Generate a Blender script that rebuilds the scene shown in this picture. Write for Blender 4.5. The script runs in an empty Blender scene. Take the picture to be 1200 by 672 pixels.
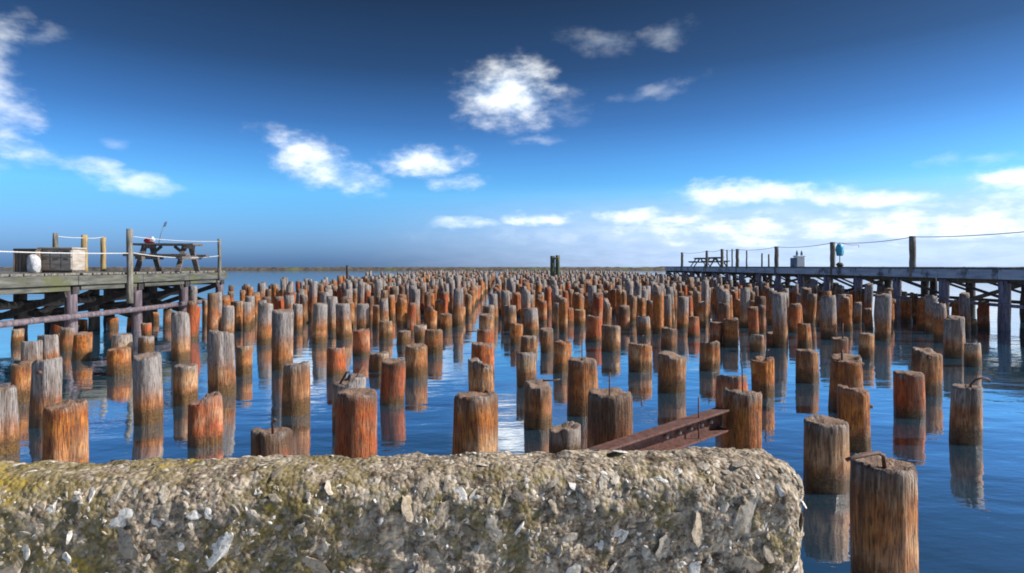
import bpy, bmesh, math, random
from mathutils import Vector, Matrix, noise as mn
R = math.radians
rng = random.Random(11)
scene = bpy.context.scene
COL = scene.collection

# ------------------------------------------------------------------ camera
F, HX, HY, H = 700.0, 590.0, 312.0, 2.0        # focal length and vanishing point in photo pixels, eye height
cam_d = bpy.data.cameras.new("camera")
cam = bpy.data.objects.new("camera", cam_d)
COL.objects.link(cam)
cam.location = (0, 0, H)
cam.rotation_euler = (R(90), 0, 0)
cam_d.sensor_width = 36.0
cam_d.lens = 36.0 * F / 1200.0
cam_d.shift_x = (600 - HX) / 1200.0
cam_d.shift_y = -(336 - HY) / 1200.0
cam_d.clip_start = 0.05
cam_d.clip_end = 30000
scene.camera = cam

# ------------------------------------------------------------------ node helpers
class NT:
    def __init__(self, tree):
        self.t = tree
    def n(self, typ, ins=None, **props):
        nd = self.t.nodes.new(typ)
        for k, v in props.items():
            setattr(nd, k, v)
        for k, v in (ins or {}).items():
            self.s(nd, k, v)
        return nd
    def s(self, nd, k, v):
        sock = nd.inputs[k]
        if hasattr(v, "links") and hasattr(v, "is_output"):
            self.t.links.new(v, sock)
        elif hasattr(v, "outputs"):
            self.t.links.new(v.outputs[0], sock)
        else:
            sock.default_value = v
    def m(self, op, a, b=0.0, c=None, clamp=False):
        nd = self.n("ShaderNodeMath", {0: a, 1: b}, operation=op, use_clamp=clamp)
        if c is not None:
            self.s(nd, 2, c)
        return nd.outputs[0]
    def ss(self, v, a, b):                       # smoothstep
        nd = self.n("ShaderNodeMapRange", {0: v, 1: a, 2: b, 3: 0.0, 4: 1.0}, interpolation_type='SMOOTHSTEP')
        return nd.outputs[0]
    def mix(self, f, a, b, blend='MIX'):
        nd = self.n("ShaderNodeMix", data_type='RGBA', blend_type=blend)
        self.s(nd, 0, f); self.s(nd, 6, a); self.s(nd, 7, b)
        return nd.outputs[2]
    def noise(self, vec, scale, detail=4.0, rough=0.55, dist=0.0):
        nd = self.n("ShaderNodeTexNoise", {"Scale": scale, "Detail": detail, "Roughness": rough, "Distortion": dist})
        if vec is not None:
            self.s(nd, "Vector", vec)
        return nd.outputs[0]
def c4(r, g, b): return (r, g, b, 1.0)

# ------------------------------------------------------------------ world and sun
SUN_AZ, SUN_EL = 91.0, 36.0                     # clockwise from the view direction
world = bpy.data.worlds.new("World")
scene.world = world
world.use_nodes = True
wt = NT(world.node_tree)
world.node_tree.nodes.clear()
sky = wt.n("ShaderNodeTexSky", sky_type='NISHITA')
sky.sun_disc = False
sky.sun_elevation = R(SUN_EL)
sky.sun_rotation = R(SUN_AZ)
sky.altitude = 0
sky.air_density = 1.0
sky.dust_density = 0.9
sky.ozone_density = 3.0
# clouds, laid out by compass bearing and elevation (radians)
tc = wt.n("ShaderNodeTexCoord")
dirv = tc.outputs["Generated"]
sp = wt.n("ShaderNodeSeparateXYZ", {0: dirv})
az = wt.m('ARCTAN2', sp.outputs[0], sp.outputs[1])
el = wt.m('ARCSINE', sp.outputs[2])
ae = wt.n("ShaderNodeCombineXYZ", {0: az, 1: el}).outputs[0]
stretch = wt.n("ShaderNodeVectorMath", {0: ae, 1: (1.0, 1.9, 1.0)}, operation='MULTIPLY').outputs[0]
warp = wt.n("ShaderNodeTexNoise", {"Vector": stretch, "Scale": 9.0, "Detail": 5.0, "Roughness": 0.6})
wv = wt.n("ShaderNodeVectorMath", {0: warp.outputs["Color"], 1: (0.5, 0.5, 0.5)}, operation='SUBTRACT').outputs[0]
wv = wt.n("ShaderNodeVectorMath", {0: wv, 1: (0.11, 0.055, 0.0)}, operation='MULTIPLY').outputs[0]
aew = wt.n("ShaderNodeVectorMath", {0: ae, 1: wv}, operation='ADD').outputs[0]
det = wt.noise(wt.n('ShaderNodeVectorMath', {0: stretch, 1: (0.37, 0.21, 0.0)}, operation='ADD').outputs[0], 15.0, 6.0, 0.58)
CLOUDS = [  # pixel centre, half sizes, tilt (deg, + rises to the right), strength
    (594, 112, 66, 44, 0, 1.0), (372, 190, 80, 27, -20, .95), (496, 187, 60, 19, 4, .9), (538, 216, 34, 12, 0, .6),
    (628, 168, 40, 7, 0, .5), (700, 50, 55, 17, -8, .42), (786, 36, 46, 16, 10, .42), (770, 106, 62, 11, 10, .45),
    (655, 125, 40, 25, 0, .4), (-8, 105, 52, 95, 0, .75), (140, 204, 85, 17, -13, .75), (20, 178, 80, 16, -8, .6),
    (136, 163, 28, 10, 0, .4), (52, 45, 34, 14, 15, .35),
    (540, 264, 46, 10, 0, .7), (632, 257, 44, 11, 0, .85), (735, 253, 52, 11, 0, .85), (1150, 183, 80, 9, 0, .5),
    (852, 230, 66, 18, 0, 1.0), (945, 226, 80, 18, 0, 1.0), (1035, 232, 70, 17, 0, 1.0), (1168, 206, 70, 17, 0, 1.0),
    (1190, 238, 90, 22, 0, .95), (770, 276, 300, 14, 0, .5)]
# deep polarised blue overhead, clear cyan low down: one smooth grade by elevation all round the sky
gr = wt.n("ShaderNodeValToRGB", {0: wt.m('DIVIDE', el, R(30))})
GRADE = [(0.6, (.38, .74, 1.7)), (2.6, (.52, .92, 1.75)), (6.7, (.60, 1.38, 2.0)), (10.0, (.46, 1.05, 1.70)), (13.0, (.33, .70, 1.18)), (18.0, (.20, .36, .56)), (24.0, (.15, .23, .32))]
while len(gr.color_ramp.elements) < len(GRADE):
    gr.color_ramp.elements.new(0.5)
for e_, (dg, cc) in zip(gr.color_ramp.elements, GRADE):
    e_.position = dg / 30.0
    e_.color = c4(*[v / 2.5 for v in cc])
sk = wt.mix(1.0, sky.outputs[0], gr.outputs[0], 'MULTIPLY')
sk = wt.mix(1.0, sk, c4(0.18, 0.18, 0.18), 'MULTIPLY')
dens = faint = midc = None
for (px, py, hw, hh, tilt, st) in CLOUDS:
    a0 = math.atan((px - HX) / F)
    e0 = math.atan((HY - py) * math.cos(a0) / F)
    ca = math.cos(a0)
    mp = wt.n("ShaderNodeMapping", {"Vector": aew, "Location": (a0, e0, 0), "Rotation": (0, 0, R(tilt)),
              "Scale": (hw / F * ca * ca, hh / F * ca, 1.0)}, vector_type='TEXTURE').outputs[0]
    ln = wt.n("ShaderNodeVectorMath", {0: mp}, operation='LENGTH').outputs["Value"]
    v = wt.m('SUBTRACT', 1.1, ln)
    if st >= 0.8:
        dens = v if dens is None else wt.m('MAXIMUM', dens, v)
    elif st >= 0.6:
        midc = v if midc is None else wt.m('MAXIMUM', midc, v)
    else:
        faint = v if faint is None else wt.m('MAXIMUM', faint, v)
# low broken bank on the sunny side of the horizon, and fair-weather clouds for the rest of the sky
bank = wt.m('MULTIPLY', wt.ss(az, -0.05, 0.36), wt.m('SUBTRACT', 1.0, wt.m('ABSOLUTE', wt.m('DIVIDE', wt.m('SUBTRACT', el, 0.058), 0.062))))
bank_n = wt.noise(wt.n("ShaderNodeVectorMath", {0: ae, 1: (1.0, 4.4, 1.0)}, operation='MULTIPLY').outputs[0], 17.0, 5.0, 0.6)
bank = wt.m('SUBTRACT', wt.m('MULTIPLY', bank, wt.m('ADD', 0.05, wt.m('MULTIPLY', bank_n, 2.5))), 0.6)
dens = wt.m('MAXIMUM', dens, bank)
rest = wt.m('SUBTRACT', wt.noise(stretch, 3.2, 5.0, 0.6), 0.52)
away = wt.ss(wt.m('ABSOLUTE', az), 0.75, 1.1)
rest = wt.m('SUBTRACT', wt.m('MULTIPLY', wt.m('MULTIPLY', rest, 4.0), away), wt.m('SUBTRACT', 1.0, away))
dens = wt.m('MAXIMUM', dens, rest)
def fray(v, k):
    return wt.m('ADD', v, wt.m('MULTIPLY', wt.m('MULTIPLY', wt.m('SUBTRACT', det, 0.5), k), wt.ss(v, -0.35, 0.25)))
cov = wt.ss(fray(dens, 1.7), -0.05, 1.15)
cov2 = wt.m('MULTIPLY', wt.ss(fray(faint, 2.2), 0.05, 1.6), 0.26)
cov3 = wt.m('MULTIPLY', wt.ss(fray(midc, 1.9), -0.05, 1.35), 0.72)
cov = wt.m('MULTIPLY', wt.m('MAXIMUM', wt.m('MAXIMUM', cov, cov3), cov2), wt.ss(el, 0.0, 0.035))
shade = wt.ss(det, 0.28, 0.62)
ccol = wt.mix(shade, c4(0.42, 0.60, 0.86), c4(0.98, 1.02, 1.04))
# thin milky veil low over the sunny half of the horizon
veil = wt.m('MULTIPLY', wt.ss(az, -0.35, 0.45), wt.m('MULTIPLY', wt.ss(el, -0.04, 0.0), wt.ss(el, 0.14, 0.05)))
sk = wt.mix(wt.m('MULTIPLY', veil, wt.m('ADD', 0.45, wt.m('MULTIPLY', bank_n, 0.75)), clamp=True), sk, c4(0.52, 0.66, 0.90))
final = wt.mix(wt.m('MULTIPLY', cov, 0.95), sk, ccol)
inv = wt.mix(1.0, final, c4(10, 10, 10), 'MULTIPLY')
bg = wt.n("ShaderNodeBackground", {0: inv, 1: 0.10})
wo = wt.n("ShaderNodeOutputWorld")
world.node_tree.links.new(bg.outputs[0], wo.inputs[0])

sd = bpy.data.lights.new("sun", 'SUN')
sd.energy = 5.0
sd.angle = R(0.55)
sd.color = (1.0, 0.95, 0.88)
sun = bpy.data.objects.new("sun", sd)
COL.objects.link(sun)
sdir = Vector((math.sin(R(SUN_AZ)) * math.cos(R(SUN_EL)), math.cos(R(SUN_AZ)) * math.cos(R(SUN_EL)), math.sin(R(SUN_EL))))
sun.rotation_euler = sdir.to_track_quat('Z', 'Y').to_euler()
sun.location = (30, -10, 40)

scene.view_settings.view_transform = 'Standard'
scene.view_settings.look = 'None'
scene.view_settings.exposure = 0.45
scene.view_settings.gamma = 1.0
scene.cycles.filter_width = 1.8
scene.render.resolution_x, scene.render.resolution_y = 1024, 573

# ------------------------------------------------------------------ materials
def mat(name):
    m = bpy.data.materials.new(name)
    m.use_nodes = True
    m.node_tree.nodes.clear()
    t = NT(m.node_tree)
    out = t.n("ShaderNodeOutputMaterial")
    p = t.n("ShaderNodeBsdfPrincipled")
    m.node_tree.links.new(p.outputs[0], out.inputs[0])
    return m, t, p

def m_water():
    m, t, p = mat("sea_water")
    geo = t.n("ShaderNodeNewGeometry").outputs["Position"]
    big = t.noise(t.n("ShaderNodeMapping", {"Vector": geo, "Scale": (0.55, 1.0, 1.0), "Rotation": (0, 0, 0.15)}).outputs[0], 0.55, 3.0, 0.5)
    mid = t.noise(t.n("ShaderNodeMapping", {"Vector": geo, "Scale": (0.5, 1.0, 1.0), "Rotation": (0, 0, -0.25)}).outputs[0], 2.6, 4.0, 0.55)
    hgt = t.m('ADD', t.m('MULTIPLY', big, 1.0), t.m('MULTIPLY', mid, 0.26))
    bmp = t.n("ShaderNodeBump", {"Strength": 1.0, "Distance": 0.024, "Height": hgt})
    p.inputs["Base Color"].default_value = c4(0.012, 0.065, 0.115)
    p.inputs["Roughness"].default_value = 0.035
    p.inputs["IOR"].default_value = 14.0
    t.s(p, "Normal", bmp.outputs[0])
    return m

def m_pile():
    m, t, p = mat("weathered_pile_timber")
    geo = t.n("ShaderNodeNewGeometry")
    pos = geo.outputs["Position"]
    z = t.n("ShaderNodeSeparateXYZ", {0: pos}).outputs[2]
    at = t.n("ShaderNodeAttribute", attribute_name="tone")
    sp = t.n("ShaderNodeSeparateColor", {0: at.outputs["Color"]})
    rnd, grey, orange = sp.outputs[0], sp.outputs[1], sp.outputs[2]
    hh = at.outputs["Alpha"]
    grain = t.n("ShaderNodeMapping", {"Vector": pos, "Scale": (1.0, 1.0, 0.09)}).outputs[0]
    g1 = t.noise(grain, 26.0, 6.0, 0.65)
    g2 = t.noise(grain, 85.0, 4.0, 0.6)
    blot = t.noise(pos, 7.0, 5.0, 0.6, 0.4)
    fine = t.noise(pos, 45.0, 5.0, 0.65)
    zz = t.m('ADD', z, t.m('MULTIPLY', t.m('SUBTRACT', blot, 0.5), 0.34))
    zz = t.m('ADD', zz, t.m('MULTIPLY', t.m('SUBTRACT', g1, 0.5), 0.22))
    hr = t.m('DIVIDE', zz, hh)
    # colours of the wood itself
    brown = t.mix(rnd, c4(0.15, 0.062, 0.030), c4(0.12, 0.066, 0.042))
    oran = t.mix(t.ss(blot, 0.35, 0.65), c4(0.30, 0.075, 0.014), c4(0.58, 0.20, 0.032))
    oran = t.mix(t.m('MULTIPLY', t.ss(rnd, 0.55, 0.9), 0.75), oran, c4(0.50, 0.085, 0.025))
    gry = t.mix(g1, c4(0.075, 0.065, 0.065), c4(0.52, 0.49, 0.48))
    tan = c4(0.56, 0.38, 0.21)
    col = t.mix(t.m('MULTIPLY', t.ss(g1, 0.38, 0.66), t.m('SUBTRACT', 0.85, t.m('MULTIPLY', rnd, 0.85))), brown, tan)
    # orange band above the tide line, its strength from pile to pile
    om = t.m('MULTIPLY', t.ss(hr, -0.02, 0.22), t.m('SUBTRACT', 1.0, t.ss(hr, t.m('ADD', 0.38, t.m('MULTIPLY', orange, 0.45)), t.m('ADD', 0.62, t.m('MULTIPLY', orange, 0.5)))))
    om = t.m('MULTIPLY', om, t.m('ADD', 0.35, t.m('MULTIPLY', orange, 0.65)))
    om = t.m('MULTIPLY', om, t.m('ADD', 0.55, t.m('MULTIPLY', t.ss(g1, 0.3, 0.6), 0.5)), clamp=True)
    col = t.mix(om, col, oran)
    # bleached grey head
    gs = t.m('SUBTRACT', 1.08, t.m('MULTIPLY', grey, 0.62))
    gm = t.m('MULTIPLY', t.ss(hr, t.m('SUBTRACT', gs, 0.20), t.m('ADD', gs, 0.16)), 0.9)
    col = t.mix(gm, col, gry)
    # salt-pale patches
    col = t.mix(t.m('MULTIPLY', t.ss(fine, 0.58, 0.75), 0.30), col, c4(0.55, 0.44, 0.34))
    ring = t.m('MULTIPLY', t.ss(zz, 0.16, 0.30), t.m('SUBTRACT', 1.0, t.ss(zz, 0.34, 0.58)))
    ring = t.m('MULTIPLY', ring, t.ss(t.noise(pos, 2.1, 3.0, 0.5), 0.42, 0.66))
    col = t.mix(t.m('MULTIPLY', ring, 0.55), col, c4(0.62, 0.44, 0.27))
    # dark checks along the grain
    col = t.mix(t.m('MULTIPLY', t.ss(g2, 0.53, 0.36), 0.72), col, c4(0.035, 0.022, 0.016))
    pit = t.n('ShaderNodeTexVoronoi', {'Vector': t.n('ShaderNodeMapping', {'Vector': pos, 'Scale': (1.0, 1.0, 0.35)}).outputs[0], 'Scale': 19.0}).outputs['Distance']
    col = t.mix(t.m('MULTIPLY', t.m('MULTIPLY', t.ss(pit, 0.30, 0.12), t.ss(blot, 0.46, 0.60)), 0.65), col, c4(0.04, 0.025, 0.018))
    # broad dark stains running down
    col = t.mix(t.m('MULTIPLY', t.ss(t.noise(grain, 9.0, 3.0, 0.5), 0.50, 0.36), 0.55), col, c4(0.075, 0.042, 0.028))
    # weed and wet timber at the tide line
    zw = t.m('ADD', z, t.m('MULTIPLY', t.m('SUBTRACT', fine, 0.5), 0.20))
    zw = t.m('ADD', zw, t.m('MULTIPLY', t.m('SUBTRACT', rnd, 0.5), 0.12))
    wet = t.m('SUBTRACT', 1.0, t.ss(zw, 0.09, 0.25))
    col = t.mix(t.m('MULTIPLY', wet, 0.88), col, t.mix(t.ss(fine, 0.35, 0.7), c4(0.040, 0.022, 0.010), c4(0.15, 0.085, 0.022)))
    # end grain
    nz = t.n("ShaderNodeSeparateXYZ", {0: geo.outputs["True Normal"]}).outputs[2]
    endg = t.mix(fine, c4(0.09, 0.055, 0.04), c4(0.46, 0.31, 0.23))
    col = t.mix(t.m('MULTIPLY', t.ss(nz, 0.55, 0.85), 0.85), col, endg)
    t.s(p, "Base Color", col)
    t.s(p, "Roughness", t.m('SUBTRACT', 0.82, t.m('MULTIPLY', wet, 0.45)))
    p.inputs["Specular IOR Level"].default_value = 0.35
    hgt = t.m('ADD', t.m('MULTIPLY', g1, 1.0), t.m('ADD', t.m('MULTIPLY', g2, 0.6), t.m('MULTIPLY', fine, 0.4)))
    t.s(p, "Normal", t.n("ShaderNodeBump", {"Strength": 0.9, "Distance": 0.03, "Height": hgt}).outputs[0])
    return m

def m_simple(name, a, b, scale=(8, 8, 8), rough=0.75, bump=0.01, metal=0.0, contrast=(0.3, 0.7), extra=None):
    m, t, p = mat(name)
    tcn = t.n("ShaderNodeNewGeometry").outputs["Position"]
    mp = t.n("ShaderNodeMapping", {"Vector": tcn, "Scale": scale}).outputs[0]
    nz = t.noise(mp, 1.0, 6.0, 0.62, 0.3)
    col = t.mix(t.ss(nz, *contrast), c4(*a), c4(*b))
    if extra:
        n2 = t.noise(tcn, extra[1], 5.0, 0.6)
        col = t.mix(t.ss(n2, 0.5, 0.68), col, c4(*extra[0]))
    t.s(p, "Base Color", col)
    p.inputs["Roughness"].default_value = rough
    p.inputs["Metallic"].default_value = metal
    t.s(p, "Normal", t.n("ShaderNodeBump", {"Strength": 0.8, "Distance": bump, "Height": nz}).outputs[0])
    return m

def m_concrete():
    m, t, p = mat("shelly_concrete")
    pos = t.n("ShaderNodeNewGeometry").outputs["Position"]
    a = t.noise(pos, 60.0, 8.0, 0.7)
    b = t.noise(pos, 3.0, 5.0, 0.6, 0.5)
    c = t.noise(pos, 16.0, 6.0, 0.65)
    x = t.n("ShaderNodeSeparateXYZ", {0: pos}).outputs[0]
    vor = t.n("ShaderNodeTexVoronoi", {"Vector": pos, "Scale": 55.0, "Randomness": 1.0})
    grit = t.n("ShaderNodeSeparateColor", {0: vor.outputs["Color"]})
    col = t.mix(t.ss(a, 0.32, 0.68), c4(0.055, 0.038, 0.024), c4(0.40, 0.31, 0.22))
    col = t.mix(t.m('MULTIPLY', t.ss(grit.outputs[0], 0.55, 0.85), 0.75), col, t.mix(grit.outputs[1], c4(0.62, 0.56, 0.47), c4(0.24, 0.20, 0.15)))
    # olive and yellow lichen with its own ragged patches, thicker away from the exposed end
    pale = t.noise(pos, 9.0, 7.0, 0.7, 1.2)
    col = t.mix(t.m('MULTIPLY', t.ss(pale, 0.50, 0.62), 0.65), col, t.mix(a, c4(0.46, 0.35, 0.24), c4(0.74, 0.64, 0.50)))
    col = t.mix(t.m('MULTIPLY', t.ss(pale, 0.48, 0.34), 0.9), col, c4(0.06, 0.038, 0.02))
    lk = t.m('ADD', b, t.m('MULTIPLY', t.m('SUBTRACT', c, 0.5), 0.9))
    lk = t.m('ADD', lk, t.m('MULTIPLY', t.ss(x, 0.7, -1.2), 0.20))
    col = t.mix(t.m('MULTIPLY', t.ss(lk, 0.56, 0.70), 0.60), col, t.mix(a, c4(0.11, 0.085, 0.018), c4(0.26, 0.20, 0.05)))
    col = t.mix(t.m('MULTIPLY', t.ss(lk, 0.80, 0.90), 0.6), col, c4(0.36, 0.25, 0.02))
    t.s(p, "Base Color", col)
    p.inputs["Roughness"].default_value = 0.9
    hgt = t.m('ADD', a, t.m('ADD', c, t.m('MULTIPLY', vor.outputs["Distance"], -1.4)))
    t.s(p, "Normal", t.n("ShaderNodeBump", {"Strength": 0.8, "Distance": 0.009, "Height": hgt}).outputs[0])
    return m

def m_stone(name, attr):
    m, t, p = mat(name)
    pos = t.n("ShaderNodeNewGeometry").outputs["Position"]
    if attr:
        r = t.n("ShaderNodeSeparateColor", {0: t.n("ShaderNodeAttribute", attribute_name="tone").outputs["Color"]}).outputs[0]
    else:
        r = t.n("ShaderNodeObjectInfo").outputs["Random"]
    ramp = t.n("ShaderNodeValToRGB", {0: r})
    cr = ramp.color_ramp
    cols = [(0.0, (0.20, 0.165, 0.12)), (0.10, (0.34, 0.29, 0.23)), (0.30, (0.46, 0.37, 0.27)), (0.55, (0.40, 0.35, 0.29)),
            (0.62, (0.58, 0.51, 0.42)), (0.78, (0.78, 0.74, 0.68)), (0.97, (0.16, 0.14, 0.13))]
    while len(cr.elements) < len(cols):
        cr.elements.new(0.5)
    for e, (q, cc) in zip(cr.elements, cols):
        e.position = q; e.color = c4(*cc)
    cr.interpolation = 'CONSTANT'
    n1 = t.noise(pos, 40.0, 6.0, 0.65, 0.6)
    n2 = t.noise(pos, 14.0, 5.0, 0.6)
    col = t.mix(t.m('MULTIPLY', t.ss(n1, 0.55, 0.35), 0.6), ramp.outputs[0], c4(0.10, 0.08, 0.055))
    col = t.mix(t.m('MULTIPLY', t.ss(n2, 0.54, 0.64), 0.40), col, c4(0.24, 0.17, 0.06))
    t.s(p, "Base Color", col)
    p.inputs["Roughness"].default_value = 0.7
    t.s(p, "Normal", t.n("ShaderNodeBump", {"Strength": 0.9, "Distance": 0.008, "Height": n1}).outputs[0])
    return m

M = {}
M['water'] = m_water()
M['pile'] = m_pile()
M['concrete'] = m_concrete()
M['stone'] = m_stone("exposed_aggregate", False)
M['pebble'] = m_stone("fine_aggregate", True)
M['rust'] = m_simple("rusted_steel", (0.055, 0.026, 0.022), (0.17, 0.065, 0.046), (22, 22, 22), 0.8, 0.006, extra=((0.13, 0.07, 0.06), 9))
M['iron'] = m_simple("corroded_iron", (0.06, 0.035, 0.03), (0.16, 0.08, 0.055), (40, 40, 40), 0.75, 0.004)
M['rust_dark'] = m_simple("pitted_bolt_steel", (0.22, 0.16, 0.14), (0.42, 0.36, 0.34), (60, 60, 60), 0.6, 0.003)
M['deck'] = m_simple("grey_deck_timber", (0.07, 0.065, 0.06), (0.24, 0.22, 0.19), (3, 14, 14), 0.85, 0.01)
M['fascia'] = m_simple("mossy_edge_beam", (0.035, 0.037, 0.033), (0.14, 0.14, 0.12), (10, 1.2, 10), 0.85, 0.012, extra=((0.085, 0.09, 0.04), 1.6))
M['fascia_skylit'] = m_simple("skylit_blue_edge_beam", (0.24, 0.32, 0.42), (0.42, 0.52, 0.62), (8, 0.8, 8), 0.6, 0.008, extra=((0.07, 0.08, 0.10), 2.0))  # blue sky light on the side away from the sun, put into the colour
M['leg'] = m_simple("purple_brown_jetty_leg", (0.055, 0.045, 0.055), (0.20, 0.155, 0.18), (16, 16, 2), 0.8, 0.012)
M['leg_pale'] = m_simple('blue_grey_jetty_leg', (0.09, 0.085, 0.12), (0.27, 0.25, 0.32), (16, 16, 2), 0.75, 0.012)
M['leg_dark'] = m_simple("dark_jetty_timber", (0.014, 0.013, 0.014), (0.055, 0.048, 0.045), (16, 16, 2), 0.75, 0.012)  # dark tone for inner legs, braces, crossheads, rear beams and the lone post
M['post'] = m_simple("silvered_post_timber", (0.075, 0.07, 0.062), (0.26, 0.24, 0.21), (18, 18, 2), 0.85, 0.012, extra=((0.14, 0.14, 0.06), 4))
M['post_tan'] = m_simple("yellow_post_timber", (0.22, 0.15, 0.06), (0.46, 0.34, 0.16), (18, 18, 2), 0.8, 0.01)
M['rope'] = m_simple("pale_rope", (0.36, 0.36, 0.36), (0.62, 0.62, 0.60), (60, 60, 60), 0.9, 0.004)
M['cable'] = m_simple("grey_cable", (0.10, 0.10, 0.10), (0.22, 0.21, 0.20), (60, 60, 60), 0.9, 0.004)
M['box'] = m_simple("weathered_locker_boards", (0.26, 0.22, 0.19), (0.46, 0.41, 0.36), (4, 4, 22), 0.8, 0.006)
M['bin'] = m_simple('brown_bin_slats', (0.12, 0.085, 0.06), (0.26, 0.19, 0.14), (22, 22, 4), 0.8, 0.006)
M['dark_board'] = m_simple("dark_timber", (0.05, 0.045, 0.04), (0.13, 0.115, 0.10), (8, 8, 8), 0.85, 0.008)  # dark tone shared by bin lid, liner, plinth, handles, slots and weight
M['white_cloth'] = m_simple("white_woven_sack", (0.42, 0.44, 0.46), (0.66, 0.67, 0.68), (9, 9, 9), 0.8, 0.03)
M['white_plastic'] = m_simple("white_plastic", (0.78, 0.80, 0.82), (0.84, 0.85, 0.86), (3, 3, 3), 0.4, 0.001)
M['blue_plastic'] = m_simple("bright_blue_plastic", (0.02, 0.30, 0.52), (0.04, 0.42, 0.66), (6, 6, 6), 0.45, 0.01)
M['navy_plastic'] = m_simple("dull_blue_plastic", (0.07, 0.12, 0.22), (0.11, 0.17, 0.28), (4, 4, 4), 0.5, 0.002)
M['red_cloth'] = m_simple("red_fabric", (0.45, 0.02, 0.03), (0.60, 0.05, 0.06), (14, 14, 14), 0.8, 0.02)
M['pale_flag'] = m_simple("pale_blue_fabric", (0.42, 0.60, 0.76), (0.62, 0.74, 0.84), (10, 10, 10), 0.8, 0.01)
M['table'] = m_simple("picnic_table_timber", (0.06, 0.052, 0.05), (0.19, 0.165, 0.155), (4, 18, 18), 0.8, 0.008)
M['green_pile'] = m_simple("weedy_green_timber", (0.03, 0.045, 0.035), (0.11, 0.14, 0.085), (10, 10, 2), 0.85, 0.02, extra=((0.25, 0.22, 0.10), 1.5))
M['rock'] = m_simple("breakwater_rock", (0.04, 0.033, 0.028), (0.15, 0.115, 0.085), (0.5, 0.5, 0.9), 0.9, 0.15, extra=((0.12, 0.13, 0.05), 0.08))

# ------------------------------------------------------------------ mesh helpers
def link(name, me, m, parent=None):
    o = bpy.data.objects.new(name, me)
    if m is not None and len(me.materials) == 0:
        me.materials.append(m)
    COL.objects.link(o)
    if parent is not None:
        o.parent = parent
    return o
def mesh_from(name, vs, fs, smooth=False):
    me = bpy.data.meshes.new(name)
    me.from_pydata(vs, [], fs)
    me.update()
    if smooth:
        me.polygons.foreach_set("use_smooth", [True] * len(me.polygons))
    return me
def obj(name, bm, m, parent=None, smooth=False):
    me = bpy.data.meshes.new(name)
    bmesh.ops.recalc_face_normals(bm, faces=bm.faces)
    bm.to_mesh(me); bm.free()
    if smooth:
        me.polygons.foreach_set("use_smooth", [True] * len(me.polygons))
    return link(name, me, m, parent)
def empty(name, loc=(0, 0, 0)):
    o = bpy.data.objects.new(name, None)
    o.location = loc
    o.empty_display_size = 0.2
    COL.objects.link(o)
    return o
def tag(o, label, cat, group=None):
    o["label"] = label; o["category"] = cat
    if group: o["group"] = group
    return o
def bx(bm, c, s, rot=None, bevel=0.0):
    r = bmesh.ops.create_cube(bm, size=1.0)
    vs = r["verts"]
    mtx = Matrix.Translation(c) @ (rot.to_4x4() if rot is not None else Matrix()) @ Matrix.Diagonal((s[0], s[1], s[2], 1))
    bmesh.ops.transform(bm, matrix=mtx, verts=vs)
    if bevel > 0:
        es = list({e for v in vs for e in v.link_edges})
        bmesh.ops.bevel(bm, geom=es, offset=bevel, segments=1, affect='EDGES', profile=0.7)
def bar(bm, a, b, w, h, up=(0, 0, 1), bevel=0.0):
    a, b = Vector(a), Vector(b)
    d = b - a
    x = d.normalized()
    y = Vector(up).cross(x)
    if y.length < 1e-4: y = Vector((0, 1, 0)).cross(x)
    y.normalize()
    z = x.cross(y)
    rot = Matrix((x, y, z)).transposed()
    bx(bm, (a + b) / 2, (d.length, w, h), rot, bevel)
def tube(bm, pts, rad, seg=8, wob=0.0):
    pts = [Vector(p) for p in pts]
    rings = []
    n = len(pts)
    for i, p in enumerate(pts):
        d = (pts[min(i + 1, n - 1)] - pts[max(i - 1, 0)]).normalized()
        ref = Vector((0, 0, 1)) if abs(d.z) < 0.9 else Vector((0, 1, 0))
        x = d.cross(ref).normalized(); y = d.cross(x)
        rr = rad[i] if isinstance(rad, (list, tuple)) else rad
        ring = []
        for k in range(seg):
            t = 2 * math.pi * k / seg
            q = rr * (1 + (wob * mn.noise(p * 3 + Vector((k * 1.7, 0, 0))) if wob else 0))
            ring.append(bm.verts.new(p + (x * math.cos(t) + y * math.sin(t)) * q))
        rings.append(ring)
    for a, b in zip(rings[:-1], rings[1:]):
        for k in range(seg):
            bm.faces.new((a[k], a[(k + 1) % seg], b[(k + 1) % seg], b[k]))
    bm.faces.new(list(reversed(rings[0]))); bm.faces.new(rings[-1])
def rod(name, pts, rad, m, parent=None, seg=8, wob=0.0):
    bm = bmesh.new()
    tube(bm, pts, rad, seg, wob)
    return obj(name, bm, m, parent, smooth=True)
def box_obj(name, c, s, m, parent=None, bevel=0.0, rot=None):
    bm = bmesh.new(); bx(bm, c, s, rot, bevel)
    return obj(name, bm, m, parent)
def bar_obj(name, a, b, w, h, m, parent=None, bevel=0.0, up=(0, 0, 1)):
    bm = bmesh.new(); bar(bm, a, b, w, h, up, bevel)
    return obj(name, bm, m, parent)

# ------------------------------------------------------------------ sea
bm = bmesh.new()
S = 9000.0
vs = [bm.verts.new(v) for v in ((-S, -600, 0), (S, -600, 0), (S, 14000, 0), (-S, 14000, 0))]
bm.faces.new(vs)
water = obj("water", bm, M['water'])
water["kind"] = "structure"

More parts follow.
